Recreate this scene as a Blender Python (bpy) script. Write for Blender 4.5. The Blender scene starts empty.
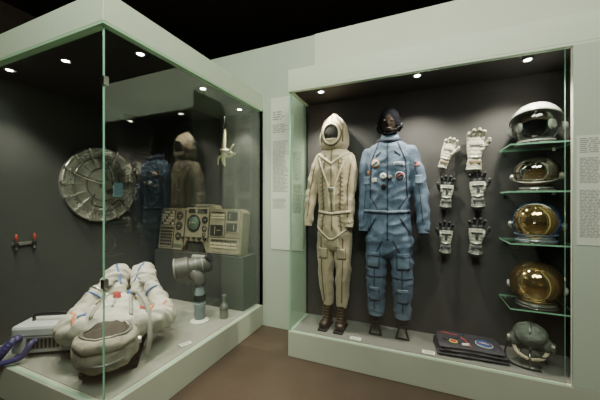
import bpy, bmesh, math, random
from mathutils import Vector, Matrix, noise, Euler
from mathutils.bvhtree import BVHTree
random.seed(4)
V=Vector
PI=math.pi
# ------------------------------------------------------------------ materials
MC={}
def mat(name,col,rough=.55,metal=0.0,var=.0,vscale=8,bump=0.0,bscale=60,emis=0,spec=.5,aniso=(1,1,1),coat=0,sheen=0):
    if name in MC: return MC[name]
    m=bpy.data.materials.new(name); m.use_nodes=True
    nt=m.node_tree; N=nt.nodes; L=nt.links
    b=N['Principled BSDF']
    b.inputs['Base Color'].default_value=(*col,1)
    b.inputs['Roughness'].default_value=rough
    b.inputs['Metallic'].default_value=metal
    b.inputs['Specular IOR Level'].default_value=spec
    b.inputs['Coat Weight'].default_value=coat
    b.inputs['Sheen Weight'].default_value=sheen
    tc=N.new('ShaderNodeTexCoord'); mp=N.new('ShaderNodeMapping'); mp.inputs['Scale'].default_value=aniso
    L.new(tc.outputs['Object'],mp.inputs['Vector'])
    if var>0:
        n=N.new('ShaderNodeTexNoise'); n.inputs['Scale'].default_value=vscale; n.inputs['Detail'].default_value=5
        L.new(mp.outputs[0],n.inputs['Vector'])
        r=N.new('ShaderNodeValToRGB')
        r.color_ramp.elements[0].position=.3; r.color_ramp.elements[1].position=.7
        r.color_ramp.elements[0].color=(*[max(0,c*(1-var)) for c in col],1)
        r.color_ramp.elements[1].color=(*[min(1,c*(1+var)) for c in col],1)
        L.new(n.outputs['Fac'],r.inputs['Fac']); L.new(r.outputs['Color'],b.inputs['Base Color'])
    if bump>0:
        n2=N.new('ShaderNodeTexNoise'); n2.inputs['Scale'].default_value=bscale; n2.inputs['Detail'].default_value=4
        L.new(mp.outputs[0],n2.inputs['Vector'])
        bp=N.new('ShaderNodeBump'); bp.inputs['Strength'].default_value=bump; bp.inputs['Distance'].default_value=.02
        L.new(n2.outputs['Fac'],bp.inputs['Height']); L.new(bp.outputs[0],b.inputs['Normal'])
    if emis:
        b.inputs['Emission Color'].default_value=(*col,1); b.inputs['Emission Strength'].default_value=emis
    MC[name]=m; return m
def glassmat(name,tint=(.93,.97,.95),base=.04,k=.9,gcol=(1,1,1),rough=0):
    if name in MC: return MC[name]
    m=bpy.data.materials.new(name); m.use_nodes=True
    nt=m.node_tree; N=nt.nodes; L=nt.links; N.clear()
    o=N.new('ShaderNodeOutputMaterial'); mx=N.new('ShaderNodeMixShader')
    t=N.new('ShaderNodeBsdfTransparent'); t.inputs[0].default_value=(*tint,1)
    g=N.new('ShaderNodeBsdfGlossy'); g.inputs['Roughness'].default_value=rough; g.inputs[0].default_value=(*gcol,1)
    lw=N.new('ShaderNodeLayerWeight'); lw.inputs['Blend'].default_value=.5
    p=N.new('ShaderNodeMath'); p.operation='POWER'; p.inputs[1].default_value=5
    ma=N.new('ShaderNodeMath'); ma.operation='MULTIPLY_ADD'; ma.inputs[1].default_value=k; ma.inputs[2].default_value=base
    L.new(lw.outputs['Facing'],p.inputs[0]); L.new(p.outputs[0],ma.inputs[0]); L.new(ma.outputs[0],mx.inputs[0])
    L.new(t.outputs[0],mx.inputs[1]); L.new(g.outputs[0],mx.inputs[2]); L.new(mx.outputs[0],o.inputs[0])
    MC[name]=m; return m

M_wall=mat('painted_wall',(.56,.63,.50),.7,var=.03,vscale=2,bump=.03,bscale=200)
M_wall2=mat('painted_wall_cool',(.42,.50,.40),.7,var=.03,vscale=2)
M_beam=mat('painted_case_frame',(.53,.63,.48),.55,var=.03,vscale=3)
M_lip=mat('case_frame_edge_green',(.34,.60,.36),.4,var=.03,vscale=3)
M_plinth=mat('painted_plinth',(.40,.44,.345),.55,var=.05,vscale=3)
M_inR=mat('case_lining_grey',(.050,.046,.049),.75,var=.06,vscale=4,bump=.04,bscale=150)
M_inL=mat('case_lining_dark',(.036,.040,.038),.75,var=.06,vscale=4,bump=.04,bscale=150)
M_deckR=mat('case_deck_grey',(.17,.168,.16),.6,var=.05)
M_deckL=mat('case_deck_light',(.26,.262,.235),.55,var=.05)
M_black=mat('black_paint',(.010,.009,.009),.8)
M_ceil=mat('dark_ceiling_paint',(.030,.020,.015),.9,var=.2)
M_floor=mat('brown_floor',(.078,.054,.037),.42,var=.10,vscale=5,bump=.02,bscale=90)
M_glass=glassmat('case_glass',(.93,.972,.945),.058,.85)
M_edge=mat('glass_edge',(.30,.60,.42),.2,var=.05,spec=.8)
M_shelf=glassmat('shelf_glass',(.90,.95,.93),.06,.8)
M_chrome=mat('steel',(.66,.66,.64),.25,1,var=.1)
M_alum=mat('aluminium_aged',(.62,.61,.56),.33,.85,var=.22,vscale=14,bump=.1)
M_alum2=mat('aluminium_dark',(.26,.26,.24),.4,.75,var=.2)
M_rub=mat('black_rubber',(.012,.012,.014),.7,spec=.3)
M_blackfab=mat('black_fabric',(.005,.005,.007),1,bump=.2,bscale=120,spec=.02)
M_white=mat('white_plastic',(.60,.60,.56),.4,var=.04)
M_paper=mat('label_card',(.72,.72,.67),.7,var=.02)
M_textl=mat('print_ink_light',(.27,.28,.26),.8)
M_lamp=mat('lamp_lens',(1,.93,.82),.5,emis=70)
M_red=mat('red_paint',(.36,.04,.03),.4)
M_gold=mat('gold_visor',(.62,.44,.21),.07,.95,var=.3,vscale=4)
M_clear=glassmat('clear_visor',(.80,.83,.82),.10,.9)
M_amber=glassmat('amber_visor',(.66,.60,.48),.34,.66,(1,.95,.86))
M_bluev=glassmat('blue_visor',(.42,.52,.74),.28,.7,(.75,.85,1))

# ------------------------------------------------------------------ mesh helpers
def link(o): bpy.context.scene.collection.objects.link(o)
def grp(name,loc=(0,0,0),rot=(0,0,0),scale=1):
    e=bpy.data.objects.new(name,None); e.empty_display_size=.1
    e.location=loc; e.rotation_euler=rot; e.scale=(scale,)*3; link(e); return e
def mk(name,v,f,m,parent=None,smooth=False,loc=(0,0,0),rot=(0,0,0),bevel=0,solid=0):
    me=bpy.data.meshes.new(name); me.from_pydata([tuple(x) for x in v],[],f)
    bm=bmesh.new(); bm.from_mesh(me); bmesh.ops.recalc_face_normals(bm,faces=bm.faces); bm.to_mesh(me); bm.free()
    me.update()
    for mm in (m if isinstance(m,(list,tuple)) else [m]): me.materials.append(mm)
    if smooth:
        for p in me.polygons: p.use_smooth=True
    o=bpy.data.objects.new(name,me); link(o); o.location=loc; o.rotation_euler=rot
    if parent: o.parent=parent
    if solid:
        s=o.modifiers.new('s','SOLIDIFY'); s.thickness=solid; s.offset=0
    if bevel:
        b=o.modifiers.new('b','BEVEL'); b.width=bevel; b.segments=2; b.limit_method='ANGLE'
    return o
def boxd(c,s,R=None):
    v=[]
    for x in (-.5,.5):
        for y in (-.5,.5):
            for z in (-.5,.5):
                p=V((x*s[0],y*s[1],z*s[2]))
                if R: p=R@p
                v.append(p+V(c))
    f=[(0,1,3,2),(4,6,7,5),(0,4,5,1),(2,3,7,6),(0,2,6,4),(1,5,7,3)]
    return v,f
def comb(parts):
    v=[];f=[]
    for a,b in parts:
        n=len(v); v+=list(a); f+=[tuple(i+n for i in q) for q in b]
    return v,f
def box(name,c,s,m,parent=None,bevel=0,rot=None):
    R=Euler(rot).to_matrix() if rot else None
    v,f=boxd((0,0,0),s,R); return mk(name,v,f,m,parent,loc=c,bevel=bevel)
def boxr(name,x0,x1,y0,y1,z0,z1,m,parent=None,bevel=0):
    return box(name,((x0+x1)/2,(y0+y1)/2,(z0+z1)/2),(x1-x0,y1-y0,z1-z0),m,parent,bevel)
def basis(d):
    d=V(d).normalized(); a=V((0,0,1)) if abs(d.z)<.9 else V((1,0,0))
    x=a.cross(d).normalized(); y=d.cross(x); return x,y,d
def lathed(prof,n=32,c=(0,0,0),d=(0,0,1)):
    x,y,z=basis(d); c=V(c); v=[];f=[]
    for r,h in prof:
        for i in range(n):
            a=2*PI*i/n; v.append(c+x*(r*math.cos(a))+y*(r*math.sin(a))+z*h)
    k=len(prof)
    for j in range(k-1):
        for i in range(n):
            i2=(i+1)%n; f.append((j*n+i,j*n+i2,(j+1)*n+i2,(j+1)*n+i))
    if prof[0][0]>1e-5: f.append(tuple(range(n)))
    if prof[-1][0]>1e-5: f.append(tuple((k-1)*n+i for i in range(n)))
    return v,f
def lathe(name,prof,m,parent=None,c=(0,0,0),d=(0,0,1),n=32,smooth=True,bevel=0):
    v,f=lathed(prof,n,c,d); o=mk(name,v,f,m,parent,smooth=smooth)
    if smooth:
        e=o.modifiers.new('e','EDGE_SPLIT'); e.split_angle=math.radians(40)
    return o
def cyld(a,b,r,n=14,r2=None):
    a=V(a);b=V(b); return lathed([(r,0),(r if r2 is None else r2,(b-a).length)],n,a,b-a)
def cyl(name,a,b,r,m,parent=None,n=16,r2=None):
    v,f=cyld(a,b,r,n,r2); o=mk(name,v,f,m,parent,smooth=True)
    e=o.modifiers.new('e','EDGE_SPLIT'); e.split_angle=math.radians(40); return o
def torusd(R,r,c=(0,0,0),d=(0,0,1),n=40,k=10,sy=1):
    x,y,z=basis(d); c=V(c); v=[];f=[]
    for i in range(n):
        a=2*PI*i/n; u=x*math.cos(a)+y*math.sin(a)*sy
        for j in range(k):
            b=2*PI*j/k; v.append(c+u*(R+r*math.cos(b))+z*(r*math.sin(b)))
    for i in range(n):
        for j in range(k):
            i2=(i+1)%n;j2=(j+1)%k; f.append((i*k+j,i2*k+j,i2*k+j2,i*k+j2))
    return v,f
def torus(name,R,r,m,parent=None,c=(0,0,0),d=(0,0,1),sy=1):
    v,f=torusd(R,r,c,d,sy=sy); return mk(name,v,f,m,parent,smooth=True)
def sphd(c,r,n=24,k=14):
    v=[];f=[];c=V(c); r=r if isinstance(r,(tuple,list)) else (r,r,r)
    v.append(c+V((0,0,r[2])))
    for j in range(1,k):
        t=PI*j/k
        for i in range(n):
            a=2*PI*i/n; v.append(c+V((r[0]*math.sin(t)*math.cos(a),r[1]*math.sin(t)*math.sin(a),r[2]*math.cos(t))))
    v.append(c-V((0,0,r[2]))); e=len(v)-1
    for i in range(n): f.append((0,1+i,1+(i+1)%n)); f.append((e,e-n+(i+1)%n,e-n+i))
    for j in range(k-2):
        for i in range(n):
            a=1+j*n; f.append((a+i,a+n+i,a+n+(i+1)%n,a+(i+1)%n))
    return v,f
def sph(name,c,r,m,parent=None):
    v,f=sphd(c,r); return mk(name,v,f,m,parent,smooth=True)
def spath(pts,rad,k=5):
    P=[V(p) for p in pts]; R=[(r,r) if not isinstance(r,(tuple,list)) else tuple(r) for r in rad]
    oP=[];oR=[]
    n=len(P)
    for i in range(n-1):
        p0=P[max(i-1,0)];p1=P[i];p2=P[i+1];p3=P[min(i+2,n-1)]
        r0=R[max(i-1,0)];r1=R[i];r2=R[i+1];r3=R[min(i+2,n-1)]
        for j in range(k):
            t=j/k
            def cr(a,b,c,d): return .5*((2*b)+(c-a)*t+(2*a-5*b+4*c-d)*t*t+(3*b-a-3*c+d)*t*t*t)
            oP.append(cr(p0,p1,p2,p3)); oR.append((cr(r0[0],r1[0],r2[0],r3[0]),cr(r0[1],r1[1],r2[1],r3[1])))
    oP.append(P[-1]); oR.append(R[-1]); return oP,oR
def loftd(pts,rad,n=20,front=(0,-1,0),k=5,rnd=True):
    P,R=spath(pts,rad,k)
    if rnd: # rounded ends
        t0=(P[0]-P[1]).normalized(); t1=(P[-1]-P[-2]).normalized(); a=R[0];b=R[-1]
        P=[P[0]+t0*min(a)*.6,P[0]+t0*min(a)*.35]+P+[P[-1]+t1*min(b)*.35,P[-1]+t1*min(b)*.6]
        R=[(a[0]*.45,a[1]*.45),(a[0]*.85,a[1]*.85)]+R+[(b[0]*.85,b[1]*.85),(b[0]*.45,b[1]*.45)]
    fr=V(front); v=[];f=[]
    for i,p in enumerate(P):
        t=(P[min(i+1,len(P)-1)]-P[max(i-1,0)]).normalized()
        b=fr-t*fr.dot(t)
        if b.length<.15:
            q=V((1,0,0)); b=q-t*q.dot(t)
        b.normalize(); a=t.cross(b)
        for j in range(n):
            g=2*PI*j/n; v.append(p+a*(R[i][0]*math.cos(g))+b*(R[i][1]*math.sin(g)))
    m=len(P)
    for i in range(m-1):
        for j in range(n):
            j2=(j+1)%n; f.append((i*n+j,i*n+j2,(i+1)*n+j2,(i+1)*n+j))
    f.append(tuple(range(n))); f.append(tuple((m-1)*n+j for j in range(n)))
    return v,f
def loft(name,pts,rad,m,parent=None,n=16,front=(0,-1,0),k=5,rnd=True):
    v,f=loftd(pts,rad,n,front,k,rnd); return mk(name,v,f,m,parent,smooth=True)
def body(name,parts,voxel,m,parent=None,sm=6,disp=None,matfn=None):
    v,f=comb(parts); t=mk('tmp_body',v,f,[])
    r=t.modifiers.new('r','REMESH'); r.mode='VOXEL'; r.voxel_size=voxel
    s=t.modifiers.new('s','SMOOTH'); s.factor=.5; s.iterations=sm
    dg=bpy.context.evaluated_depsgraph_get(); me=bpy.data.meshes.new_from_object(t.evaluated_get(dg))
    bpy.data.objects.remove(t)
    me.name=name; me.materials.clear()
    for mm in (m if isinstance(m,(list,tuple)) else [m]): me.materials.append(mm)
    if disp:
        nn=[vv.normal.copy() for vv in me.vertices]
        for vv,nv in zip(me.vertices,nn): vv.co=vv.co+nv*disp(vv.co.copy())
        me.update()
    for p in me.polygons:
        p.use_smooth=True
        if matfn: p.material_index=matfn(p.center)
    o=bpy.data.objects.new(name,me); link(o)
    if parent: o.parent=parent
    bv=BVHTree.FromPolygons([vv.co.copy() for vv in me.vertices],[tuple(p.vertices) for p in me.polygons])
    return o,bv
# --- pieces that lie on a surface
def g_rect(cx,cz,w,h,a=0,nx=8,nz=8):
    v=[];f=[]
    for j in range(nz+1):
        for i in range(nx+1):
            x=(i/nx-.5)*w; z=(j/nz-.5)*h; v.append((cx+x*math.cos(a)-z*math.sin(a),cz+x*math.sin(a)+z*math.cos(a)))
    for j in range(nz):
        for i in range(nx):
            q=j*(nx+1)+i; f.append((q,q+1,q+nx+2,q+nx+1))
    return v,f
def g_disc(cx,cz,r,rz=None,n=20,k=4,r0=0):
    rz=rz or r; v=[];f=[]
    for j in range(k+1):
        q=r0+(1-r0)*j/k
        for i in range(n):
            a=2*PI*i/n; v.append((cx+r*q*math.cos(a),cz+rz*q*math.sin(a)))
    for j in range(k):
        for i in range(n):
            i2=(i+1)%n; f.append((j*n+i,j*n+i2,(j+1)*n+i2,(j+1)*n+i))
    return v,f
def g_strip(pts,w,step=.015):
    P=[V(p) for p in pts]; Q=[]
    for a,b in zip(P[:-1],P[1:]):
        n=max(1,int((b-a).length/step))
        for i in range(n): Q.append(a+(b-a)*i/n)
    Q.append(P[-1]); v=[];f=[]
    for i,p in enumerate(Q):
        t=(Q[min(i+1,len(Q)-1)]-Q[max(i-1,0)]).normalized(); nn=V((-t.y,t.x))
        for s in (-.5,0,.5): v.append(tuple(p+nn*w*s))
    for i in range(len(Q)-1):
        for s in (0,1): f.append((i*3+s,i*3+s+1,i*3+3+s+1,i*3+3+s))
    return v,f
def conf(name,bv,gf,m,parent,off=.003,th=.004,mode='front'):
    v2,f=gf; out=[];ok=[]
    for a,b in v2:
        if mode=='front': o=V((a,-2,b)); d=V((0,1,0))
        else: o=V((a,b,3)); d=V((0,0,-1))
        h=bv.ray_cast(o,d)
        if h[0] is None: out.append(V((a,0,b))); ok.append(False)
        else: out.append(h[0]-d*off); ok.append(True)
    ff=[q for q in f if all(ok[i] for i in q)]
    if not ff: return None
    used=sorted({i for q in ff for i in q}); mp={u:i for i,u in enumerate(used)}
    return mk(name,[out[u] for u in used],[tuple(mp[i] for i in q) for q in ff],m,parent,smooth=True,solid=th)

# ------------------------------------------------------------------ room
WY=2.77
boxr('floor',-6,5,-5,6,-.1,0,M_floor)
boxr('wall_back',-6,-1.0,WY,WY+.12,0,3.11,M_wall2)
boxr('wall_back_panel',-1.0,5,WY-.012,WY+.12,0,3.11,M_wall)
boxr('wall_far',-6,5,6,6.1,0,4.6,M_ceil)
boxr('ceiling',-6,5,-5,6.1,4.5,4.6,M_ceil)
boxr('wall_left',-6.1,-6,-5,6.1,0,4.6,M_ceil)
boxr('wall_right',5,5.1,-5,6.1,0,4.6,M_ceil)
boxr('wall_front',-6.1,5.1,-5.1,-5,0,4.6,M_ceil)

def pane(name,x0,x1,y0,y1,z0,z1,parent):
    o=boxr(name,x0,x1,y0,y1,z0,z1,[M_glass,M_edge],parent)
    d=[x1-x0,y1-y0,z1-z0]; ax=d.index(min(d))
    for p in o.data.polygons:
        p.material_index=0 if abs(p.normal[ax])>.5 else 1
    return o
def case_lamp(parent,x,y,z,aim,energy,size=math.radians(95)):
    v,f=comb([torusd(.028,.008,(x,y,z-.004))]); mk('lamp_bezel',v,f,M_alum2,parent,smooth=True)
    lathe('lamp_lens',[(.0,-.004),(.019,-.006),(.024,-.002)],M_lamp,parent,(x,y,z-.004),n=20)
    l=bpy.data.lights.new('case_lamp_light','SPOT'); l.energy=energy; l.spot_size=size; l.spot_blend=.7
    l.color=(1,.88,.72); l.shadow_soft_size=.03
    o=bpy.data.objects.new('case_lamp_light',l); link(o); o.location=(x,y,z-.03)
    o.rotation_euler=(V(aim)-o.location).to_track_quat('-Z','Y').to_euler(); o.parent=parent

# ------------------------------------------------------------------ left case
LX0,LX1,LY0=-3.1,-1.62,1.026
c1=grp('display_case')
boxr('plinth',LX0-.1,LX1,LY0,WY-.001,0,.23,M_plinth,c1,.004)
boxr('deck',LX0,LX1-.05,LY0+.05,WY-.02,.2301,.234,M_deckL,c1)
boxr('header',LX0-.1,LX1,LY0,WY-.001,2.40,2.575,M_beam,c1,.004)
boxr('header_lip_side',LX1-.045,LX1,LY0,WY-.001,2.385,2.40,M_lip,c1)
boxr('header_lip_front',LX0,LX1-.045,LY0,LY0+.045,2.385,2.40,M_lip,c1)
boxr('inner_ceiling',LX0,LX1-.05,LY0+.05,WY-.02,2.39,2.3995,M_black,c1)
boxr('side_lining',LX0-.1,LX0,LY0,WY-.001,.2301,2.3995,M_inL,c1)
boxr('back_lining',LX0,LX1,WY-.02,WY-.001,.2301,2.3995,M_inL,c1)
pane('glass_side',LX1-.025,LX1-.015,LY0+.02,WY-.02,.2301,2.3995,c1)
pane('glass_front',LX0,LX1-.027,LY0+.016,LY0+.026,.2301,2.3995,c1)
for z in (.9,2.05):
    boxr('glass_clip',LX1-.04,LX1-.012,LY0+.012,LY0+.04,z,z+.05,M_chrome,c1)
boxr('end_post',LX1-.03,LX1,WY-.02,WY-.001,.2301,2.3995,M_beam,c1)
for (x,y,e) in ((-1.73,1.34,85),(-1.76,1.97,80),(-1.8,2.58,50),(-2.85,1.12,95),(-2.3,1.2,90)):
    case_lamp(c1,x,y,2.388,(x*.55-2.45*.45,y+ (.25 if y<2 else 0),.3),e,math.radians(88))

# ------------------------------------------------------------------ right case
RX0,RX1,RY0=-1.09,1.02,2.305
c2=grp('display_case')
boxr('plinth',RX0,2.2,RY0,WY-.013,0,.224,M_plinth,c2,.004)
boxr('deck',RX0+.03,RX1,RY0+.04,WY-.03,.2241,.228,M_deckR,c2)
boxr('header',RX0,2.2,RY0,WY-.013,2.385,2.565,M_beam,c2,.004)
boxr('header_lip',RX0,2.2,RY0,RY0+.04,2.37,2.385,M_beam,c2)
boxr('header_lip_side',RX0,RX0+.03,RY0+.04,WY-.013,2.37,2.385,M_beam,c2)
boxr('inner_ceiling',RX0+.04,RX1,RY0+.045,WY-.03,2.375,2.3845,M_black,c2)
boxr('back_lining',RX0,RX1,WY-.03,WY-.013,.2241,2.3845,M_inR,c2)
boxr('side_lining',RX1,RX1+.03,RY0+.04,WY-.013,.2241,2.3845,M_inR,c2)
boxr('front_panel',.885,2.2,RY0,RY0+.035,.2241,2.37,M_wall2,c2,.002)
pane('glass_side',RX0+.012,RX0+.022,RY0+.022,WY-.03,.2241,2.3845,c2)
pane('glass_front',RX0+.012,.85,RY0+.010,RY0+.020,.2241,2.3695,c2)
for (x,y,e) in ((-.815,2.41,84),(-.02,2.385,92),(.683,2.41,86)):
    case_lamp(c2,x,y,2.373,(x*.8-.05,2.56,.5),e,math.radians(116))

# ------------------------------------------------------------------ text panels
def textboard(name,x0,x1,z0,z1,y,blocks,m=M_paper,th=.006):
    g=grp(name,((x0+x1)/2,y,(z0+z1)/2)); w=x1-x0;h=z1-z0
    box('board',(0,-th/2,0),(w,th,h),m,g)
    for bi,(zt,zb,lh,mt,xw) in enumerate(blocks):
        parts=[]; z=zt
        while z>zb:
            L=random.uniform(.7,1)*xw*w
            x=-w*.40
            while x<-w*.40+L:
                ww=random.uniform(.25,1)*lh*4.0
                ww=min(ww,-w*.40+L-x+.003)
                parts.append(boxd((x+ww/2,-th-.0005,z-h/2),(ww,.001,lh*.5))); x+=ww+lh*.6
            z-=lh
        v,f=comb(parts); mk('print_%d'%bi,v,f,mt,g)
    return g
M_board=mat('text_board',(.60,.66,.55),.7,var=.02)
textboard('text_panel',-1.515,-1.275,.86,2.52,WY-.0005,[(1.50,1.42,.026,M_textl,.55),(1.36,1.26,.02,M_textl,.8),(1.18,.62,.014,M_textl,.8),(.55,.45,.014,M_textl,.7)],M_board)
textboard('text_panel',-1.262,-1.13,.86,2.52,WY-.0005,[(1.05,.75,.014,M_textl,.8),(.7,.4,.014,M_textl,.8)],M_board)
textboard('text_panel',.90,1.04,1.12,1.80,RY0-.0005,[(.66,.57,.012,M_textl,.8),(.54,.38,.009,M_textl,.8),(.34,.05,.009,M_textl,.8)],M_board,.003)

# ------------------------------------------------------------------ hooded beige pressure suit
M_beige=mat('beige_nylon',(.49,.395,.285),.38,var=.09,vscale=9,bump=.10,bscale=30,sheen=.3)
M_tan=mat('tan_lacing',(.17,.11,.06),.8,var=.2)
M_cream=mat('cream_cotton',(.60,.51,.38),.7,var=.08,bump=.15)
M_boot=mat('brown_leather',(.022,.013,.009),.4,var=.3,bump=.2)
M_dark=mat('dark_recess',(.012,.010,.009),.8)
def fold(s,amp,fz=16,fx=5,fine=.45):
    def fn(c):
        n=noise.noise(V((c.x*fx+s,c.y*fx,c.z*fz)))
        n2=noise.noise(V((c.x*22,c.y*22+s,c.z*30)))
        return amp*(1-2*abs(n))*.9+amp*fine*n2
    return fn
g=grp('hooded_pressure_suit',(-.734,2.575,.228))
parts=[loftd([(0,0,.76),(0,0,.9),(0,0,1.08),(0,0,1.3),(0,0,1.48),(0,0,1.58),(0,.01,1.65),(.0,.0,1.74)],
        [(.155,.11),(.165,.125),(.15,.115),(.163,.12),(.175,.12),(.155,.105),(.10,.09),(.08,.08)])]
EB=.62
for s in (-1,1):
    ex=1 if s<0 else EB
    parts.append(loftd([(s*.115,0,1.56),(s*.175*(1 if s<0 else .86),-.005,1.44),(s*.225*ex,-.01,1.25),(s*.235*ex,-.045,1.08),(s*.24*ex,-.065,.97)],[.070,.062,.055,.047,.042]))
    parts.append(loftd([(s*.08,0,.86),(s*.082,-.01,.65),(s*.08,-.015,.46),(s*.072,0,.28),(s*.068,0,.2)],[(.088,.10),(.078,.085),(.068,.075),(.056,.062),(.05,.055)]))
bd0=fold(3,.011,7,10,.12)
def bd(c): return bd0(c)-.003
o,bv=body('suit_body',parts,.008,M_beige,g,4,bd)
o2,bvh=body('hood',[sphd((0,-.01,1.80),(.118,.125,.14)),loftd([(0,-.01,1.68),(0,-.015,1.8),(0,-.005,1.9),(0,.0,1.955)],[(.135,.11),(.125,.12),(.08,.09),(.028,.04)])],.008,M_beige,g,5,fold(7,.007,8,8,.1))
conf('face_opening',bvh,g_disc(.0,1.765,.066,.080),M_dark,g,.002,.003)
conf('opening_rim',bvh,g_disc(.0,1.765,.084,.100,r0=.80,k=2),M_cream,g,.006,.010)
conf('opening_edge',bvh,g_disc(.0,1.765,.092,.108,r0=.93,k=2),M_tan,g,.004,.008)
conf('mouth_flap',bvh,g_rect(0,1.705,.11,.035),M_beige,g,.006,.006)
conf('hood_seam',bvh,g_strip([(0,1.87),(0,1.94)],.008),M_tan,g)
for s in (-1,1):
    conf('hood_strap',bvh,g_strip([(s*.10,1.70),(s*.095,1.85),(s*.03,1.93)],.010),M_tan,g)
    conf('chest_lacing',bv,g_strip([(s*.06,1.58),(s*.085,1.35),(s*.075,1.05),(s*.09,.9)],.010),M_tan,g)
    for i in range(16):
        z=1.55-i*.04; conf('lace',bv,g_strip([(s*.06,z),(s*.105,z-.02)],.004),M_tan,g,.004,.003)
    conf('leg_lacing',bv,g_strip([(s*.10,.84),(s*.098,.55),(s*.08,.24)],.009),M_tan,g)
    conf('leg_seam',bv,g_strip([(s*.055,.82),(s*.055,.5),(s*.05,.24)],.005),M_cream,g)
    ex=1 if s<0 else EB
    conf('arm_lacing',bv,g_strip([(s*.17,1.5),(s*.22*ex,1.27),(s*.235*ex,1.02)],.008),M_tan,g)
    conf('pocket_edge',bv,g_rect(s*.085,.69,.082,.100,s*.05),M_tan,g,.003,.004)
    conf('pocket',bv,g_rect(s*.085,.69,.074,.092,s*.05),M_beige,g,.006,.006)
    cyl('cuff',(s*.24*ex,-.063,.99),(s*.242*ex,-.07,.93),.043,M_cream,g,20,.037)
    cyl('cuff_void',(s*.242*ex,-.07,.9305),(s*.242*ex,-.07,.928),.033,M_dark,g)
conf('front_zip',bv,g_strip([(0,1.62),(0,1.2),(.01,.9)],.010),M_tan,g)
conf('waist_belt_edge',bv,g_strip([(-.17,1.07),(0,1.05),(.17,1.07)],.032),M_tan,g,.003,.004)
conf('waist_belt',bv,g_strip([(-.17,1.07),(0,1.05),(.17,1.07)],.024),M_cream,g,.006,.006)
conf('collar_band',bv,g_strip([(-.14,1.60),(0,1.50),(.14,1.60)],.022),M_cream,g,.004,.006)
conf('harness_l',bv,g_strip([(-.13,1.56),(-.03,1.3),(-.02,1.07)],.018),M_cream,g,.006,.005)
conf('harness_r',bv,g_strip([(.13,1.56),(.03,1.3),(.02,1.07)],.018),M_cream,g,.006,.005)
conf('chest_buckle',bv,g_rect(0,1.27,.05,.03),M_alum,g,.010,.006)
conf('crotch_strap',bv,g_strip([(-.16,.93),(-.02,.82),(.02,.82),(.16,.93)],.014),M_cream,g,.004,.005)
for s in (-1,1):
    x=s*.068
    body('boot',[loftd([(x,0,.25),(x,0,.14),(x,-.01,.06)],[(.05,.055),(.046,.055),(.045,.06)]),
                 loftd([(x,.02,.05),(x,-.06,.052),(x*1.15,-.13,.04)],[(.042,.045),(.044,.042),(.04,.032)],front=(0,0,1))],.007,M_boot,g,4)
    b=boxd((x*1.06,-.055,.008),(.085,.23,.016)); mk('sole',b[0],b[1],M_rub,g,bevel=.006)
    pp=[cyld((x-.03,-.055-.01*i,.20-.022*i),(x+.03,-.055-.01*i,.20-.022*i),.003,6) for i in range(6)]
    v,f=comb(pp); mk('boot_laces',v,f,M_tan,g)
cyl('support_rod',(0,.06,1.5),(0,.165,1.5),.012,M_alum2,g)

# ------------------------------------------------------------------ blue flight suit
M_blue=mat('blue_coverall',(.100,.142,.228),.75,var=.14,vscale=10,bump=.2,bscale=50)
M_blue2=mat('blue_trim_light',(.15,.20,.295),.7,var=.08)
M_navy=mat('navy_cloth',(.018,.025,.052),.75,var=.15,bump=.2)
M_orange=mat('orange_cloth',(.55,.19,.06),.7)
M_pred=mat('red_cloth',(.42,.05,.05),.7)
M_pwhite=mat('white_cloth',(.60,.60,.60),.7)
M_yel=mat('yellow_cloth',(.6,.45,.08),.7)
g=grp('blue_flight_suit',(-.247,2.575,.228))
parts=[loftd([(0,0,.74),(0,0,.9),(0,0,1.08),(0,0,1.3),(0,0,1.5),(0,0,1.60),(0,.01,1.67),(0,.01,1.72)],
        [(.175,.12),(.185,.13),(.17,.12),(.185,.125),(.200,.125),(.180,.11),(.11,.09),(.075,.075)])]
EL=.77
for s in (-1,1):
    ex=EL if s<0 else 1
    parts.append(loftd([(s*.15,0,1.58),(s*.20*(.92 if s<0 else 1),0,1.45),(s*.25*ex,-.01,1.25),(s*.268*ex,-.03,1.05),(s*.275*ex,-.045,.93)],[.076,.071,.062,.052,.046]))
    parts.append(loftd([(s*.095,0,.84),(s*.105,-.005,.62),(s*.108,-.01,.45),(s*.108,0,.30),(s*.11,0,.20)],[(.105,.11),(.092,.095),(.083,.085),(.074,.075),(.068,.068)]))
b0=fold(11,.011,11,8,.15)
o,bv=body('coverall',parts,.008,M_blue,g,4,lambda c:b0(c)-.003)
torus('collar',.085,.022,M_navy,g,(0,-.002,1.685),(0,-.15,1))
M_skin=mat('mannequin_dark',(.016,.011,.009),.9,spec=.05)
hv=[sphd((0,-.005,1.84),(.070,.09,.11)),sphd((0,-.090,1.815),(.012,.018,.024),12,8),sphd((0,-.07,1.765),(.035,.03,.03)),cyld((0,0,1.68),(0,0,1.78),.05,20)]
body('mannequin_head',hv,.006,M_skin,g,3)
for s in (-1,1):
    sph('eye_socket',(s*.028,-.084,1.845),(.014,.008,.008),M_dark,g)
sph('lips',(0,-.098,1.775),(.02,.006,.006),M_boot,g)
def capd(R,th0,th1,c,d,n=32,k=12):
    prof=[(R*math.sin(a),R*math.cos(a)) for a in [th0+(th1-th0)*i/k for i in range(k+1)]]
    v,f=lathed(prof,n,c,d)
    f=[q for q in f if len(q)<=4]
    return v,f
body('comm_cap',[sphd((0,.020,1.858),(.090,.106,.120)),sphd((-.078,.0,1.81),(.026,.040,.052)),sphd((.078,.0,1.81),(.026,.040,.052))],.005,M_blackfab,g,3,fold(2,.003))
for s in (-1,1):
    lathe('ear_cup',[(.0,.014),(.018,.012),(.024,.004),(.026,-.01)],M_rub,g,(s*.100,-.005,1.81),(s,-.2,0),20)
    loft('chin_strap',[(s*.085,-.02,1.80),(s*.055,-.06,1.745),(0,-.085,1.728)],[.010,.010,.010],M_blackfab,g,8)
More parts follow.
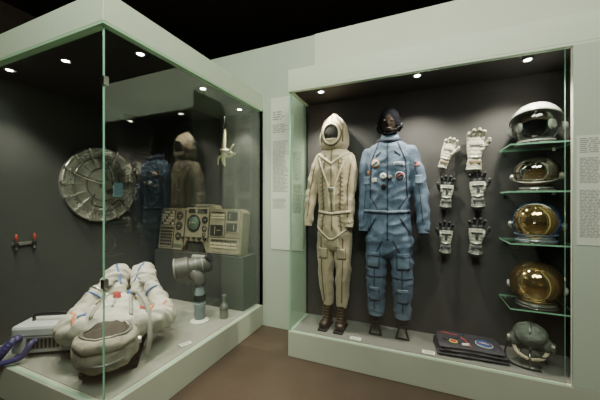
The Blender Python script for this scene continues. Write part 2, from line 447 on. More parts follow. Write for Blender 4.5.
loft('cap_seam',[(0,-.045,1.960),(0,.01,1.979),(0,.08,1.953)],[.004]*3,M_navy,g,8)
loft('mic_boom',[(.09,-.03,1.80),(.06,-.09,1.765),(.02,-.112,1.765)],[.003,.003,.005],M_rub,g,8)
conf('front_zip',bv,g_strip([(0,1.66),(0,1.3),(0,.84)],.012),M_navy,g)
for s in (-1,1):
    conf('shoulder_yoke',bv,g_strip([(s*.075,1.66),(s*.14,1.5),(s*.15,1.2),(s*.06,1.06)],.008),M_navy,g,.002,.003)
    conf('leg_zip',bv,g_strip([(s*.04,.84),(s*.11,.70),(s*.115,.24)],.008),M_navy,g)
    conf('chest_zip',bv,g_strip([(s*.055,1.58),(s*.10,1.54)],.010),M_navy,g)
    conf('thigh_pocket_edge',bv,g_rect(s*.12,.66,.100,.132,s*.04),M_navy,g,.003,.003)
    conf('thigh_pocket',bv,g_rect(s*.12,.66,.09,.12,s*.04),M_blue2,g,.006,.008)
    conf('thigh_flap',bv,g_rect(s*.12,.715,.098,.028,s*.04),M_blue,g,.011,.008)
    conf('shin_pocket_edge',bv,g_rect(s*.112,.37,.090,.122,0),M_navy,g,.003,.003)
    conf('shin_pocket',bv,g_rect(s*.112,.37,.08,.11,0),M_blue,g,.006,.008)
    conf('shin_flap',bv,g_rect(s*.112,.42,.088,.024,0),M_blue2,g,.011,.008)
    conf('knee_strap',bv,g_strip([(s*.03,.52),(s*.19,.52)],.008),M_navy,g,.004,.004)
    conf('side_pocket',bv,g_strip([(s*.10,1.02),(s*.17,.90)],.012),M_navy,g)
    conf('inner_leg_zip',bv,g_strip([(s*.05,.78),(s*.055,.5),(s*.07,.24)],.005),M_blue2,g)
    ex=EL if s<0 else 1
    conf('sleeve_seam',bv,g_strip([(s*.2*(.92 if s<0 else 1),1.5),(s*.245*ex,1.25),(s*.268*ex,1.0)],.005),M_navy,g,.002,.003)
    cyl('cuff',(s*.273*ex,-.04,.96),(s*.276*ex,-.048,.90),.047,M_blue2,g,20,.041)
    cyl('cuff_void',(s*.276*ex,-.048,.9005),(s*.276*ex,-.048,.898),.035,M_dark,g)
    conf('sleeve_pocket',bv,g_rect(s*.235*ex,1.34,.05,.07),M_blue2,g,.004,.006)
    x=s*.11
    cyl('hem',(x,0,.215),(x,0,.170),.070,M_blue2,g,24,.066)
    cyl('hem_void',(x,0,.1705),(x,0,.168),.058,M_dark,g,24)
    for q in (-1,1):
        loft('stirrup',[(x+q*.055,-.03,.19),(x+q*.028,-.04,.10),(x+q*.050,-.05,.006)],[(.009,.004)]*3,M_rub,g,8)
    loft('stirrup_foot',[(x-.052,-.05,.010),(x,-.055,.012),(x+.052,-.05,.010)],[.008]*3,M_rub,g,8)
    loft('stirrup_bridge',[(x-.035,-.042,.11),(x+.035,-.042,.11)],[(.004,.010)]*2,M_rub,g,8)
conf('belt_edge',bv,g_strip([(-.2,1.08),(0,1.07),(.2,1.08)],.034),M_navy,g,.003,.004)
conf('belt',bv,g_strip([(-.2,1.08),(0,1.07),(.2,1.08)],.024),M_blue2,g,.006,.006)
conf('mission_patch_border',bv,g_disc(-.10,1.48,.036),M_orange,g,.004,.004)
conf('mission_patch_field',bv,g_disc(-.10,1.48,.028),M_pwhite,g,.008,.004)
conf('mission_patch_band',bv,g_strip([(-.12,1.467),(-.08,1.493)],.010),M_navy,g,.012,.003)
conf('agency_patch_border',bv,g_disc(.095,1.37,.036),M_pwhite,g,.004,.004)
conf('agency_patch',bv,g_disc(.095,1.37,.032),M_navy,g,.008,.003)
conf('agency_swoosh',bv,g_strip([(.068,1.357),(.10,1.383),(.122,1.379)],.007),M_pred,g,.012,.003)
conf('name_tag',bv,g_rect(.085,1.47,.080,.030),M_pwhite,g,.004,.004)
conf('name_tag_inner',bv,g_rect(.085,1.47,.068,.020),M_blue2,g,.008,.003)
conf('side_tag',bv,g_rect(-.165,1.41,.022,.028),M_orange,g,.004,.004)
for (x,z,r,mm) in ((-.035,1.37,.026,M_pwhite),(.02,1.36,.016,M_alum2),(-.03,1.29,.020,M_rub)):
    h=bv.ray_cast(V((x,-2,z)),V((0,1,0)))[0]
    lathe('hose_port',[(0,.024),(r*.6,.026),(r,.018),(r*1.1,0),(r*1.1,-.01)],mm,g,h,(0,-1,0),20)
conf('chest_label',bv,g_rect(-.11,1.34,.04,.035),M_pwhite,g,.004,.004)
fx,fz=.226,1.47
conf('flag_field',bv,g_rect(fx,fz,.048,.034),M_pwhite,g,.005,.003)
for i in range(4): conf('flag_stripe',bv,g_rect(fx,fz+.0145-i*.0097,.048,.0045,0,6,1),M_pred,g,.008,.002)
conf('flag_canton',bv,g_rect(fx-.014,fz+.0085,.020,.017),M_navy,g,.011,.002)
cyl('support_rod',(0,.06,1.5),(0,.165,1.5),.012,M_alum2,g)

# ------------------------------------------------------------------ gloves
M_gw=mat('glove_white',(.44,.43,.38),.75,var=.16,bump=.3)
M_gc=mat('glove_offwhite',(.50,.47,.40),.75,var=.12,bump=.3)
M_gb=mat('glove_beige_grey',(.34,.32,.27),.75,var=.2,bump=.3)
M_gg=mat('glove_grey',(.18,.18,.18),.7,var=.2,bump=.3)
M_gk=mat('glove_black',(.035,.035,.04),.65,var=.2,bump=.3)
def glove(x,z,s,tilt,mir,style,spread=1.0,yaw=0):
    g=grp('spacesuit_glove',(x,2.685,z),(0,tilt,yaw),s)
    m=mir; P=[]; fr=.0115 if style=='mixed' else .0142
    P.append(loftd([(0,.0,-.02),(0,0,.02),(0,0,.06),(0,0,.095)],[(.038,.030),(.046,.030),(.050,.028),(.047,.023)],front=(0,-1,0)))
    P.append(loftd([(0,0,-.10),(0,0,-.06),(0,0,-.02)],[(.046,.042),(.043,.038),(.036,.031)] if style!='short' else [(.036,.034),(.037,.034),(.036,.031)]))
    fx=[-.036,-.0122,.0122,.036]; ln=[.072,.088,.084,.062]
    for i in range(4):
        a=(fx[i]/.034)*.22*spread*m; X=fx[i]*m
        d1=V((math.sin(a),-.12,math.cos(a)*1)); d1.normalize(); d2=V((math.sin(a),-.9,.7)).normalized()
        p0=V((X,0,.085)); p1=p0+d1*ln[i]*.45; p2=p1+(d1+d2).normalized()*ln[i]*.32; p3=p2+d2*ln[i]*.25
        P.append(loftd([p0,p1,p2,p3],[fr,fr,fr*.95,fr*.84],n=12,k=3))
    P.append(loftd([(-.03*m,-.005,.02),(-.052*m,-.014,.05),(-.068*m,-.026,.076),(-.074*m,-.036,.096)],[.018,.017,.015,.0125],n=12,k=3))
    ms={'white':[M_gb,M_gc,M_gb],'short':[M_gc,M_gc,M_gw],'mixed':[M_gk,M_gw,M_gg]}[style]
    def mf(c):
        if c.z>.085 or (c.x*m<-.05): return 0
        if c.z<-.03: return 2
        return 1
    body('hand',P,.0038,ms,g,2,lambda c: .0018*noise.noise(c*60)+.0012*math.sin(c.z*260),mf)
    torus('wrist_ring',.038,.006,M_alum,g,(0,0,-.022),sy=.85)
    torus('cuff_ring',.046 if style!='short' else .037,.006,M_alum2 if style=='mixed' else M_gw,g,(0,0,-.10),sy=.9)
    box('strap',(0,-.035,-.055),(.07,.01,.014),M_gk if style=='mixed' else M_tan,g,.002)
    if style=='mixed':
        box('back_bar',(0,-.031,.055),(.075,.008,.012),M_gk,g,.002)
        box('back_bar',(0,-.031,.03),(.02,.008,.05),M_gk,g,.002)
    else:
        box('palm_bar',(0,-.031,.06),(.08,.006,.010),M_gg,g,.002)
    cyl('wall_pin',(0,.01,.0),(0,(2.739-2.685)/s,.0),.006,M_alum2,g)
glove(.200,1.765,.95,.30,-1,'short',.5)
glove(.410,1.770,1.22,.05,-1,'white',.5)
glove(.205,1.44,1.0,.08,1,'mixed',.8)
glove(.43,1.455,1.10,-.03,-1,'mixed',.8)
glove(.20,1.06,1.0,.05,1,'mixed',.9)
glove(.42,1.075,1.10,.03,-1,'mixed',.9)

# ------------------------------------------------------------------ helmets on glass shelves
M_hw=mat('helmet_shell_white',(.56,.56,.54),.2,var=.03,coat=.6)
M_hint=mat('helmet_lining_tan',(.16,.115,.07),.8,var=.3)
def helmet(x,y,z,r,style,yaw):
    g=grp('space_helmet',(x,y,z),(0,0,yaw))
    zb=-r*.78
    rn=r*.74
    lathe('neck_ring',[(rn*.9,-r*.98),(rn*1.08,-r*.98),(rn*1.1,-r*.90),(rn*.98,-r*.86),(rn*.98,zb),(rn*.8,zb)],M_alum if style!='white' else M_hw,g,n=40)
    torus('neck_seal',rn*1.06,r*.035,M_rub if style!='blue' else M_blue2,g,(0,0,-r*.9))
    def shell(name,m,rr,a0,a1,d,off=(0,0,0),solid=.004,sc=(1,1,1)):
        v,f=capd(rr,a0,a1,off,d); 
        v=[V((q.x*sc[0],q.y*sc[1],q.z*sc[2])) for q in v]
        return mk(name,v,f,m,g,smooth=True,solid=solid)
    front=V((0,-1,-.05))
    if style=='white':
        sd_=V((0,.42,.91)).normalized()
        shell('shell',M_hw,r,0,1.46,sd_)
        shell('lower_shell',M_hw,r*.99,0,.80,V((0,.2,-1)))
        shell('visor',M_clear,r*.985,0,1.45,front,solid=0)
        torus('visor_rim',r*.995,r*.03,M_alum2,g,sd_*r*.11,sd_)
        torus('lower_rim',r*.71,r*.03,M_chrome,g,V((0,r*.13,-r*.68)),V((0,.2,-1)))
        sph('headset',(0,.01,-.01),(r*.6,r*.6,r*.62),M_blackfab,g)
        sph('skull_cap_band',(0,.0,.03),(r*.62,r*.5,r*.4),M_hint,g)
        for s in (-1,1): lathe('headphone',[(0,.02),(.03,.018),(.035,0)],M_white,g,(s*r*.55,-.05,-.02),(s,-.5,0),20)
        shell('back_lower',M_hw,r*.98,0,.9,V((0,1,-.3)))
    elif style=='amber':
        shell('bubble',M_amber,r,0,2.25,V((0,-.15,1)),solid=0,sc=(1,1,.82))
        shell('back_shell',M_alum2,r*.96,0,1.25,V((0,1,.15)),sc=(1,1,.82))
        sph('headrest',(0,.03,-.03),(r*.6,r*.55,r*.45),M_hint,g)
        torus('visor_rim',r*.95,r*.035,M_alum,g,(0,0,-.3*r),V((0,-.3,1)))
    elif style=='blue':
        shell('bubble',M_bluev,r,0,2.3,V((0,-.1,1)),solid=0)
        shell('back_shell',M_hw,r*.98,0,1.15,V((0,1,.1)))
        shell('gold_visor',M_gold,r*1.03,.05,.92,V((0,-.9,.05)),solid=.003)
        torus('visor_rim',r*.81,r*.03,M_chrome,g,V((0,-r*.63,.04*r)),V((0,-.98,.05)))
        torus('lower_rim',r*.83,r*.03,M_blue2,g,V((0,0,-r*.62)))
    else:
        shell('gold_visor',M_gold,r*1.01,0,1.72,V((0,-1,.25)),solid=.003)
        shell('back_shell',M_hw,r*.99,0,1.5,V((0,1,-.1)))
        torus('visor_rim',r*.99,r*.035,M_alum,g,V((0,r*.10,-.02*r)),V((0,-1,.25)))
    for s in (-1,1):
        lathe('pivot',[(0,.022),(r*.12,.022),(r*.19,.010),(r*.2,-.01)],M_hw if style in('white','gold') else M_alum,g,(s*r*.97,.02,-.03),(s,0,0),24)
    box('latch',(0,-rn*1.08,-r*.92),(.05,.025,.022),M_chrome,g,.004)
    return g
hs=[(1.948,.155,'white'),(1.600,.138,'amber'),(1.245,.148,'blue'),(.795,.155,'gold')]
for z,r,st in hs:
    helmet(.775,2.565,z,r,st,-.35)
    zs=z-r*.98-.007
    sg=grp('glass_shelf',(.775,2.575,zs))
    o=box('shelf',(0,0,0),(.38,.328,.010),[M_shelf,M_edge],sg)
    for p in o.data.polygons: p.material_index=0 if abs(p.normal.z)>.5 else 1
    for s in (-1,1): 
        box('bracket',(s*.15,.145,-.013),(.02,.036,.014),M_chrome,sg)

# ------------------------------------------------------------------ folded jacket
g=grp('folded_jacket',(.345,2.545,.228),(0,0,.06))
M_jk=mat('jacket_dark',(.030,.027,.042),.7,var=.3,bump=.3,bscale=40)
pl=[]
for i,(w,d,zz,ox) in enumerate(((.46,.31,.016,0),(.44,.29,.042,.005),(.42,.28,.066,-.005))):
    P=[( -w/2,0,zz),(-w/4,0,zz+.002),(0,0,zz+.003),(w/4,0,zz+.001),(w/2,0,zz)]
    v,f=loftd(P,[(d/2,.012)]*5,n=24,front=(0,0,1)); v=[V((q.x+ox,q.y,q.z)) for q in v]; pl.append((v,f))
o,bj=body('fabric',pl,.006,M_jk,g,3,lambda c:.006*noise.noise(V((c.x*12,c.y*14,c.z*20)))+.002*noise.noise(c*45))
conf('round_patch_border',bj,g_disc(.10,-.03,.058),M_pwhite,g,.002,.003,'top')
conf('round_patch',bj,g_disc(.10,-.03,.052),mat('patch_blue',(.04,.08,.26),.6),g,.005,.003,'top')
conf('round_patch_band',bj,g_strip([(.055,-.045),(.10,-.02),(.15,-.03)],.009),M_pred,g,.008,.002,'top')
conf('round_patch_bar',bj,g_rect(.10,-.03,.06,.012),M_pwhite,g,.008,.002,'top')
conf('red_trim',bj,g_strip([(-.19,.09),(-.05,.06),(.0,-.11)],.010),M_pred,g,.003,.003,'top')
conf('collar_strip',bj,g_strip([(-.17,-.03),(-.08,.02),(-.02,.1)],.03),M_navy,g,.004,.006,'top')
conf('badge',bj,g_disc(-.11,-.05,.03),M_yel,g,.003,.003,'top')
conf('badge_core',bj,g_disc(-.11,-.05,.02),M_pred,g,.006,.003,'top')
conf('badge_2',bj,g_rect(-.03,-.08,.05,.03),M_pwhite,g,.003,.003,'top')

# ------------------------------------------------------------------ communications cap on stand
M_cg=mat('cap_greygreen',(.11,.125,.11),.75,var=.3,vscale=25,bump=.3)
g=grp('communications_cap',(.725,2.505,.2285),(0,0,-.3),.97)
def bdc(c): return .005*noise.noise(c*22)
o,bc=body('cap',[sphd((0,0,.22),(.105,.115,.082)),sphd((-.09,-.01,.17),(.038,.05,.05)),sphd((.09,-.01,.17),(.038,.05,.05)),sphd((0,.06,.18),(.085,.06,.06))],.006,M_cg,g,3,bdc)
for s in (-1,1):
    lathe('ear_cup',[(0,.02),(.03,.018),(.036,0)],M_alum2,g,(s*.122,-.015,.165),(s,-.2,0),20)
    loft('chin_strap',[(s*.1,-.03,.14),(s*.07,-.06,.09),(s*.01,-.08,.07)],[(.012,.004)]*3,M_cream,g,10)
conf('seam',bc,g_strip([(0,-.1),(0,.1)],.012),M_alum2,g,.002,.004,'top')
conf('seam_2',bc,g_strip([(-.1,0),(0,.02),(.1,0)],.012),M_alum2,g,.002,.004,'top')
loft('mic_boom',[(.12,-.04,.15),(.09,-.10,.12),(.03,-.12,.12)],[.005,.005,.008],M_rub,g,8)
loft('cable',[(-.12,.0,.15),(-.15,-.03,.06),(-.11,-.08,.012),(-.02,-.10,.008),(.06,-.08,.008)],[.006]*5,M_rub,g,8)
cyl('stand_post',(0,0,.0),(0,0,.2),.008,M_chrome,g)
lathe('stand_base',[(.0,.008),(.06,.008),(.065,0)],M_alum2,g,n=32)
for a in (0.5,2.6,4.7):
    loft('stand_leg',[(0,0,.11),(.05*math.cos(a),.05*math.sin(a),.09),(.09*math.cos(a),.09*math.sin(a),.006)],[.005]*3,M_chrome,g,8)

# ------------------------------------------------------------------ hatch
g=grp('spacecraft_hatch',(LX0+.001,1.94,1.56),(0,PI/2,0))
lathe('disc',[(.38,0),(.38,.03),(.36,.045),(.335,.045),(.325,.03),(.24,.035),(.2,.05),(.1,.06),(0,.062)],M_alum,g,n=64)
torus('outer_flange',.37,.016,M_alum,g,(0,0,.035)); torus('mid_ring',.28,.010,M_alum2,g,(0,0,.04)); torus('inner_ring',.17,.008,M_alum2,g,(0,0,.055))
pp=[];pl=[]
for i in range(16):
    a=2*PI*i/16; R=Euler((0,0,a)).to_matrix()
    pp.append(boxd(R@V((.265,0,.042)),(.14,.012,.022),R))
    pl.append(boxd(R@V((.365,0,.052)),(.05,.03,.03),R))
v,f=comb(pp); mk('ribs',v,f,M_alum,g,bevel=.002)
v,f=comb(pl); mk('latches',v,f,M_chrome,g,bevel=.003)
pb=[lathed([(.009,0),(.009,.012),(0,.013)],8,(.305*math.cos(i*PI/24),.305*math.sin(i*PI/24),.034)) for i in range(48)]
v,f=comb(pb); mk('bolts',v,f,M_chrome,g)
loft('arc_handle',[(-.30,-.05,.06),(-.2,.02,.10),(0,.06,.115),(.2,.04,.10),(.31,-.02,.06)],[.014]*5,M_chrome,g,10)
loft('cross_handle',[(-.1,-.28,.06),(-.04,-.15,.10),(.0,.0,.11),(.05,.16,.10),(.1,.28,.06)],[.012]*5,M_chrome,g,10)
lathe('hub',[(.05,.05),(.05,.11),(.04,.125),(0,.128)],M_alum2,g,n=24)
loft('cable',[(.1,-.1,.07),(.2,-.14,.09),(.24,.02,.08),(.16,.14,.08),(.22,.22,.06)],[.006]*5,M_rub,g,8)
box('blue_plate',(.05,.10,.125),(.15,.10,.008),mat('pale_blue_plate',(.25,.50,.62),.4),g,.002)
box('plate_arm',(.05,.10,.095),(.02,.02,.06),M_alum2,g)

# ------------------------------------------------------------------ red-handled levers
g=grp('lever_bracket',(LX0+.001,1.31,1.05),(0,0,0),.85)
box('plate',(.012,0,-.02),(.022,.19,.03),M_alum2,g,.003)
for s in (-1,1):
    cyl('lever',(.03,s*.07,-.05),(.03,s*.07,.03),.007,M_chrome,g)
    loft('grip',[(.03,s*.07,.02),(.032,s*.072,.045),(.03,s*.07,.07)],[.011,.013,.010],M_red,g,12)
    lathe('pivot',[(0,.02),(.018,.018),(.022,0)],M_rub,g,(.02,s*.07,-.02),(1,0,0),20)
    cyl('lower_pin',(.03,s*.07,-.05),(.03,s*.07,-.075),.010,M_alum2,g)

# ------------------------------------------------------------------ plinth block + control panel
boxr('display_block',-2.98,-1.70,2.50,WY-.021,.235,.80,M_inL,None,.004)
M_pan=mat('panel_olive',(.15,.138,.092),.5,var=.12,vscale=10)
M_pan2=mat('fill_light',(.215,.20,.14),.5,var=.12,vscale=12)
M_key=mat('key_cream',(.42,.39,.28),.5)
M_keyd=mat('key_dark',(.025,.025,.023),.4)
M_keyg=mat('key_green',(.07,.12,.09),.35)
g=grp('cockpit_control_panel',(-2.35,2.56,.80),(-.12,0,0))
v=[(-.6,0),(-.22,0),(-.16,.12),(.08,.12),(.14,0),(.6,0),(.6,.46),(.56,.50),(.22,.50),(.19,.55),(-.06,.55),(-.1,.50),(-.57,.50),(-.6,.47)]
vv=[V((x,-.04,z)) for x,z in v]+[V((x,.10,z)) for x,z in v]; n=len(v)
ff=[tuple(range(n)),tuple(range(2*n-1,n-1,-1))]+[(i,(i+1)%n,n+(i+1)%n,n+i) for i in range(n)]
mk('housing',vv,ff,M_pan,g,bevel=.005)
def many(name,lst,m,bev=.001):
    q=comb([boxd((x,y,z),(w,d,h)) for x,y,z,w,d,h in lst]); return mk(name,q[0],q[1],m,g,bevel=bev)
Y0=-.042
many('subpanels',[(-.47,Y0,.37,.21,.01,.20),(-.47,Y0,.14,.21,.01,.21),(-.28,Y0,.26,.14,.01,.42),(-.02,Y0,.34,.32,.012,.34),(.27,Y0,.33,.20,.01,.29),(.47,Y0,.36,.18,.01,.24),(.38,Y0,.10,.40,.01,.16)],M_pan2,.002)
many('panel_gaps',[(-.363,Y0,.25,.006,.012,.46),(-.20,Y0,.25,.006,.012,.46),(.155,Y0,.30,.006,.012,.34),(.373,Y0,.33,.006,.012,.29),(-.47,Y0,.257,.2,.012,.006),(.38,Y0,.182,.4,.012,.006)],M_keyd,0)
L1=[(-.55+.032*i,Y0-.008,.45-.034*j,.022,.012,.022) for i in range(6) for j in range(5)]
many('lamp_keys',[q for i,q in enumerate(L1) if i%4],M_key); many('lamp_keys_dark',[q for i,q in enumerate(L1) if not i%4],M_keyd)
L2=[(-.55+.032*i,Y0-.008,.22-.038*j,.018,.014,.024) for i in range(6) for j in range(5)]
many('toggle_keys',L2,M_keyd)
L3=[(.29+.03*i-.09,Y0-.008,.46-.03*j,.02,.012,.018) for i in range(6) for j in range(3)]+[(.22+.035*i,Y0-.008,.15-.035*j,.024,.014,.022) for i in range(10) for j in range(3)]
many('keypad',[q for i,q in enumerate(L3) if i%3],M_key); many('keypad_dark',[q for i,q in enumerate(L3) if not i%3],M_keyd)
many('windows',[(.47,Y0-.006,.42,.14,.01,.09),(.47,Y0-.006,.30,.14,.01,.09),(.27,Y0-.006,.26,.17,.01,.12),(.05,Y0-.006,.47,.14,.012,.05),(-.10,Y0-.006,.47,.10,.012,.05)],M_keyd)
many('green_lamps',[(.42+.033*i,Y0-.008,.475,.022,.012,.012) for i in range(4)]+[(-.33+.033*i,Y0-.008,.07,.022,.012,.02) for i in range(4)],M_keyg)
many('needles',[(.44,Y0-.013,.42,.004,.003,.06),(.50,Y0-.013,.30,.004,.003,.06),(.25,Y0-.013,.26,.004,.003,.09),(.30,Y0-.013,.26,.05,.003,.004)],M_key,0)
for x,z,r in ((-.06,.33,.095),(-.28,.41,.048),(-.28,.29,.048),(-.28,.17,.042),(.10,.37,.038),(.10,.27,.030),(.10,.20,.02)):
    lathe('dial_bezel',[(r,0),(r*1.05,.012),(r*.85,.016),(r*.8,.006)],M_rub,g,(x,Y0-.003,z),(0,-1,0),32)
    lathe('dial_face',[(r*.85,.004),(r*.6,.014 if r>.08 else .006),(0,.03 if r>.08 else .006)],M_keyg if r>.08 else (M_keyd if r>.035 else M_alum),g,(x,Y0-.004,z),(0,-1,0),32)
    box('dial_mark',(x,Y0-(.034 if r>.08 else .012),z),(r*.9,.004,.005),M_key,g)
many('trim_strips',[(0.06,Y0,.53,.2,.01,.010),(-.40,Y0,.02,.34,.01,.012),(.37,Y0,.012,.4,.01,.010)],M_alum)
for i in range(5):
    lathe('knob',[(0,.03),(.012,.03),(.016,.0)],M_rub,g,(-.2+.08*i,Y0-.004,.155),(0,-1,0),16)
box('kick_recess',(-.04,.0,.06),(.24,.02,.12),M_keyd,g)

# ------------------------------------------------------------------ optical sight on stand
M_pw=mat('sight_paint',(.075,.075,.07),.45,0,var=.2)
M_pw2=mat('sight_rim',(.24,.24,.22),.4,.2,var=.1)
M_pb=mat('sight_bluegrey',(.17,.21,.23),.4,var=.1)
M_lens=mat('lens_dark',(.02,.025,.03),.05,coat=1)
g=grp('optical_sight',(-1.95,2.14,.235),(0,0,0))
lathe('base',[(.085,0),(.085,.012),(.07,.02),(.04,.03),(0,.03)],M_white,g)
lathe('column',[(.045,.02),(.05,.05),(.05,.14),(.056,.145),(.056,.18),(.048,.185),(.048,.28),(.04,.31),(.035,.44),(0,.44)],M_pb,g)
lathe('band',[(.053,.20),(.055,.21),(.055,.25),(.053,.26)],M_rub,g)
loft('yoke',[(0,0,.36),(-.02,.0,.42),(-.06,-.01,.46)],[.055,.065,.07],M_pw,g,16)
d=V((-.74,-.66,-.12)).normalized(); c0=V((-.085,.0,.52))
lathe('barrel',[(0,-.18),(.06,-.18),(.082,-.15),(.082,.03),(.100,.04),(.100,.16),(.090,.165),(.080,.10),(0,.09)],M_pw,g,c0,d,36)
lathe('lens',[(.080,.11),(.05,.128),(0,.135)],M_lens,g,c0,d,32)
torus('barrel_ring',.085,.006,M_alum2,g,c0-d*.03,d); torus('barrel_ring',.085,.006,M_pw2,g,c0-d*.09,d); torus('barrel_ring',.098,.008,M_pw2,g,c0+d*.16,d)
box('top_box',c0+V((.04,.03,.085)),(.12,.08,.04),M_pw2,g,.006,(0,.1,.6))
lathe('eyepiece',[(.03,0),(.03,.05),(.038,.055),(.038,.07),(0,.07)],M_rub,g,c0+V((.10,.06,.06)),(.8,.0,.4),20)
# ------------------------------------------------------------------ small flask
g=grp('metal_flask',(-1.79,2.30,.235))
lathe('flask',[(.038,0),(.042,.01),(.042,.10),(.032,.13),(.016,.15),(.016,.20),(.022,.205),(.022,.225),(0,.225)],M_alum2,g)
torus('flask_band',.043,.003,M_rub,g,(0,0,.09))

# ------------------------------------------------------------------ hanging tool
M_yg=mat('tool_cream_green',(.46,.47,.26),.45,var=.1)
g=grp('hanging_hand_tool',(-2.0,2.58,1.93),(0,0,0),1.15)
cyl('wire',(0,0,.08),(0,0,(2.389-1.93)/1.15),.0025,M_chrome,g,8)
loft('spine',[(0,0,.22),(.0,-.01,.08),(-.01,-.01,-.06),(.01,-.01,-.13)],[(.014,.01),(.024,.014),(.024,.014),(.008,.008)],M_yg,g,12)
loft('arm_1',[(0,0,.05),(.06,-.02,.0),(.12,-.02,.06)],[.014,.012,.007],M_yg,g,10)
loft('arm_2',[(0,0,-.02),(.07,-.02,-.05),(.14,-.02,-.02)],[.014,.012,.007],M_yg,g,10)
loft('arm_3',[(0,0,-.03),(-.05,-.02,-.05),(-.06,-.02,-.12)],[.012,.010,.006],M_yg,g,10)
loft('grip',[(-.03,-.01,.02),(.03,-.01,.01),(.09,-.01,-.02)],[.018,.022,.014],M_cream,g,12)
torus('ring',.02,.004,M_chrome,g,(0,0,.23),(0,1,0))

# ------------------------------------------------------------------ reclining white spacesuit
M_sw=mat('spacesuit_canvas',(.49,.47,.41),.7,var=.12,bump=.25,bscale=30)
M_sg=mat('spacesuit_glove_grey',(.30,.29,.26),.7,var=.15)
M_sb=mat('spacesuit_blue_trim',(.06,.13,.36),.6)
M_sh=mat('soft_hood_fabric',(.29,.27,.22),.75,var=.2,vscale=14,bump=.25,bscale=35)
g=grp('reclining_spacesuit',(-2.25,1.58,.235),(0,0,PI/4),1.0)
up=(0,0,1)
P=[loftd([(0,-.40,.19),(0,-.27,.24),(0,-.08,.25),(0,.12,.21),(0,.24,.19)],[(.15,.13),(.225,.18),(.205,.18),(.195,.15),(.17,.13)],front=up)]
for s in (-1,1):
    P.append(loftd([(s*.10,.16,.19),(s*.13,.28,.34),(s*.105,.38,.46),(s*.10,.47,.40),(s*.11,.55,.22),(s*.11,.58,.12)],[.118,.108,.100,.088,.076,.065],front=(1,0,0)))
    P.append(loftd([(s*.17,-.30,.26),(s*.265,-.24,.25),(s*.325,-.08,.20),(s*.275,.04,.28),(s*.20,.13,.40)],[.098,.088,.078,.068,.056],front=up))
def sd(c):
    n=noise.noise(V((c.x*8,c.y*15,c.z*8+4))); n2=noise.noise(c*24)
    d=.015*(1-2.2*abs(n))+.003*n2-.003
    if c.z>.30 and c.y>.25: d+=.006*math.sin((c.z+c.y)*75)
    if abs(c.x)>.25: d+=.005*math.sin((c.y+c.z*.5)*90)
    return d
o,bs=body('suit_body',P,.009,M_sw,g,4,sd)
for s in (-1,1):
    body('boot',[loftd([(s*.11,.575,.16),(s*.11,.58,.08)],[.062,.058],front=(1,0,0)),loftd([(s*.11,.55,.055),(s*.12,.66,.055),(s*.125,.73,.045)],[(.052,.05),(.05,.05),(.042,.034)],front=up)],.007,M_sg,g,3)
    w=V((s*.20,.13,.40)); Q=[loftd([w,w+V((-s*.035,.05,.04)),w+V((-s*.06,.09,.055))],[(.044,.036),(.05,.034),(.048,.026)],front=up,n=14)]
    base=w+V((-s*.06,.09,.055))
    for i in range(4):
        o_=(i-1.5)*.022; side=V((.8*s,.55,0)).normalized(); p=base+side*o_
        L=.07-.008*abs(i-1.2)
        Q.append(loftd([p,p+V((-s*.02,.035,.004)),p+V((-s*.034,.06,-.02)),p+V((-s*.036,L,-.045))],[.013,.0125,.0115,.010],n=10,k=3,front=up))
    Q.append(loftd([w+V((-s*.03,.0,.03)),w+V((-s*.08,.02,.045)),w+V((-s*.10,.05,.03))],[.016,.014,.011],n=10,k=3,front=up))
    body('glove',Q,.005,M_sg,g,2)
    torus('wrist_ring',.055,.009,M_alum,g,w,V((-s*.5,.7,.6)))
    torus('wrist_trim',.062,.007,M_sb,g,w-V((-s*.02,.03,.035)),V((-s*.5,.7,.6)))
    conf('arm_strap',bs,g_strip([(s*.23,-.36),(s*.26,-.16),(s*.33,-.04)],.016),M_orange,g,.004,.005,'top')
    conf('arm_band',bs,g_strip([(s*.24,-.10),(s*.39,-.12)],.018),M_orange,g,.004,.005,'top')
    conf('leg_strap',bs,g_strip([(s*.05,.24),(s*.11,.34),(s*.11,.42)],.014),M_sb,g,.004,.005,'top')
    conf('shoulder_strap',bs,g_strip([(s*.12,-.38),(s*.09,-.2),(s*.05,.0),(s*.12,.16)],.024),M_sg,g,.005,.006,'top')
    conf('shoulder_patch',bs,g_rect(s*.19,-.3,.05,.04),M_sb if s<0 else M_pred,g,.004,.004,'top')
conf('chest_seam',bs,g_strip([(0,-.34),(0,-.1),(0,.14)],.016),M_sg,g,.003,.005,'top')
conf('waist_belt',bs,g_strip([(-.19,.02),(0,.0),(.19,.02)],.028),M_sg,g,.004,.006,'top')
conf('v_lacing',bs,g_strip([(-.13,-.22),(0,-.05),(.13,-.22)],.014),M_tan,g,.005,.005,'top')
for (x,y,r,mm) in ((-.08,-.12,.03,M_alum),(.08,-.12,.03,M_sb),(.0,-.20,.024,M_pred)):
    h=bs.ray_cast(V((x,y,3)),V((0,0,-1)))[0]
    lathe('hose_port',[(0,.03),(r*.7,.032),(r,.02),(r*1.15,0),(r*1.15,-.01)],mm,g,h,up,20)
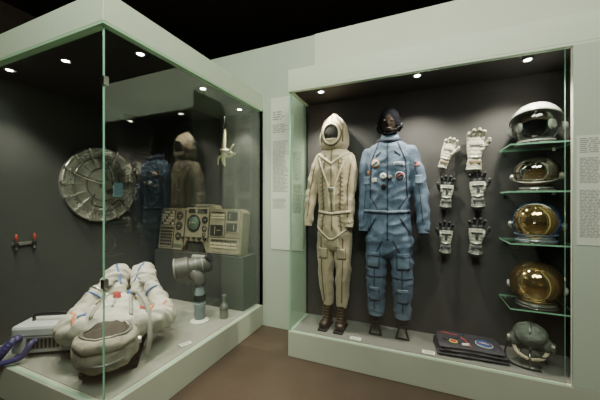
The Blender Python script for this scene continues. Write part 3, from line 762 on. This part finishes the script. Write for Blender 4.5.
# soft fabric hood folded at the head end, with its hinged visor frame
hc=V((0,-.50,.185))
def hd(c): return .012*(1-2*abs(noise.noise(V((c.x*12,c.y*8,c.z*14)))))+.003*noise.noise(c*30)
o,bh=body('soft_hood',[sphd(hc,(.180,.155,.13)),torusd(.14,.035,hc+V((0,0,.075)),(0,0,1),32,10),loftd([(0,-.36,.20),(0,-.44,.2)],[(.16,.14),(.17,.13)],front=up)],.008,M_sh,g,4,hd)
conf('hood_opening',bh,g_disc(0,-.505,.125,.095,28,5),mat('hood_lining',(.055,.045,.035),.85,var=.3),g,.004,.003,'top')
conf('hood_opening_rim',bh,g_disc(0,-.505,.150,.118,28,2,.86),M_alum2,g,.008,.010,'top')
conf('visor_frame',bh,g_strip([(-.155,-.40),(-.10,-.39),(0,-.385),(.10,-.39),(.155,-.40)],.02),M_alum,g,.010,.010,'top')
torus('hood_ring',.175,.010,M_alum2,g,hc+V((0,0,-.015)),(0,-.05,1),sy=.86)
for s in (-1,1): lathe('visor_pivot',[(0,.02),(.022,.018),(.026,0)],M_alum,g,hc+V((s*.178,.02,.02)),(s,0,0),20)
loft('air_hose',[(.08,-.12,.44),(.15,-.22,.45),(.22,-.33,.36),(.24,-.40,.18),(.22,-.40,.05)],[.016]*5,M_sg,g,12)
box('support_base',(0,.0,.02),(.34,.92,.035),M_blackfab,g,.01)
box('support_cushion',(0,-.1,.055),(.3,.8,.06),M_blackfab,g,.015)

# ------------------------------------------------------------------ portable ventilator with hose
M_bx=mat('ventilator_white',(.50,.52,.53),.4,var=.05)
g=grp('portable_ventilator',(-2.65,1.29,.235),(0,0,.55),1.22)
box('case',(0,0,.105),(.34,.18,.17),M_bx,g,.02)
box('lid_seam',(0,0,.13),(.344,.184,.006),M_alum2,g)
box('grille_plate',(.02,-.092,.085),(.20,.006,.07),M_alum2,g,.002)
q=comb([boxd((-.06+.022*i,-.097,.085),(.008,.006,.055)) for i in range(8)]); mk('grille_slots',q[0],q[1],M_rub,g)
box('label',(.172,.0,.10),(.004,.08,.05),M_blue2,g)
for s in (-1,1): box('foot',(s*.12,0,.012),(.04,.14,.022),M_rub,g,.004)
loft('handle',[(-.1,0,.19),(-.09,0,.225),(0,0,.235),(.09,0,.225),(.1,0,.19)],[.009]*5,M_rub,g,10)
M_hose=mat('hose_violet',(.05,.042,.13),.45,var=.2)
hp=[V(p) for p in ((-.12,-.09,.12),(-.11,-.15,.13),(-.15,-.17,.07),(-.20,-.13,.03),(-.26,-.04,.025),(-.28,.04,.025))]
PP,RR=spath(hp,[.022]*6,14)
v,f=loftd(PP,[.020+.003*math.sin(i*2.1) for i in range(len(PP))],n=12,k=1); mk('hose',v,f,M_hose,g,smooth=True)
loft('hose_2',[V(p) for p in ((-.03,-.09,.10),(-.03,-.13,.10),(-.06,-.155,.04),(-.13,-.18,.024),(-.20,-.19,.022))],[.016]*5,M_hose,g,12)

# ------------------------------------------------------------------ label cards
for (x,y,z,r) in ((-.5,2.385,.2285,.0),(.06,2.385,.2285,0),(-1.74,1.75,.2345,1.2)):
    g=grp('label_card',(x,y,z),(0,0,r)); box('card',(0,0,.004),(.09,.05,.006),M_paper,g)
    q=comb([boxd((0,.012-.008*i,.0074),(.07-.008*(i%3),.003,.0006)) for i in range(4)]); mk('print',q[0],q[1],M_textl,g)

# ------------------------------------------------------------------ unseen overhead fill lights, added to brighten case headers and wall
def area(name,loc,aim,e,sx,sy,col=(1,.97,.9)):  # bare area light put in as fill, no fixture behind it
    g=grp(name,loc)
    l=bpy.data.lights.new('fill_light','AREA'); l.shape='RECTANGLE'; l.size=sx; l.size_y=sy; l.energy=e; l.color=col
    o=bpy.data.objects.new('fill_light',l); link(o); o.parent=g
    o.rotation_euler=(V(aim)-V(loc)).to_track_quat('-Z','Y').to_euler()
area('overhead_fill_light',(.6,-.4,4.3),(-.4,2.6,1.6),150,1.6,1.0,(1,.96,.84))
area('overhead_fill_light',(-.7,-.2,4.3),(-1.6,1.8,1.8),95,1.6,.8,(.95,1,.84))
w=bpy.data.worlds.new('world'); w.use_nodes=True; bpy.context.scene.world=w
w.node_tree.nodes['Background'].inputs[0].default_value=(.5,.5,.5,1); w.node_tree.nodes['Background'].inputs[1].default_value=.05

cam=bpy.data.cameras.new('camera'); cam.lens=17.04; cam.sensor_width=36; cam.clip_start=.02
co=bpy.data.objects.new('camera',cam); link(co); co.location=(0,0,1.4); co.rotation_euler=(PI/2,0,math.radians(22.9))
bpy.context.scene.camera=co
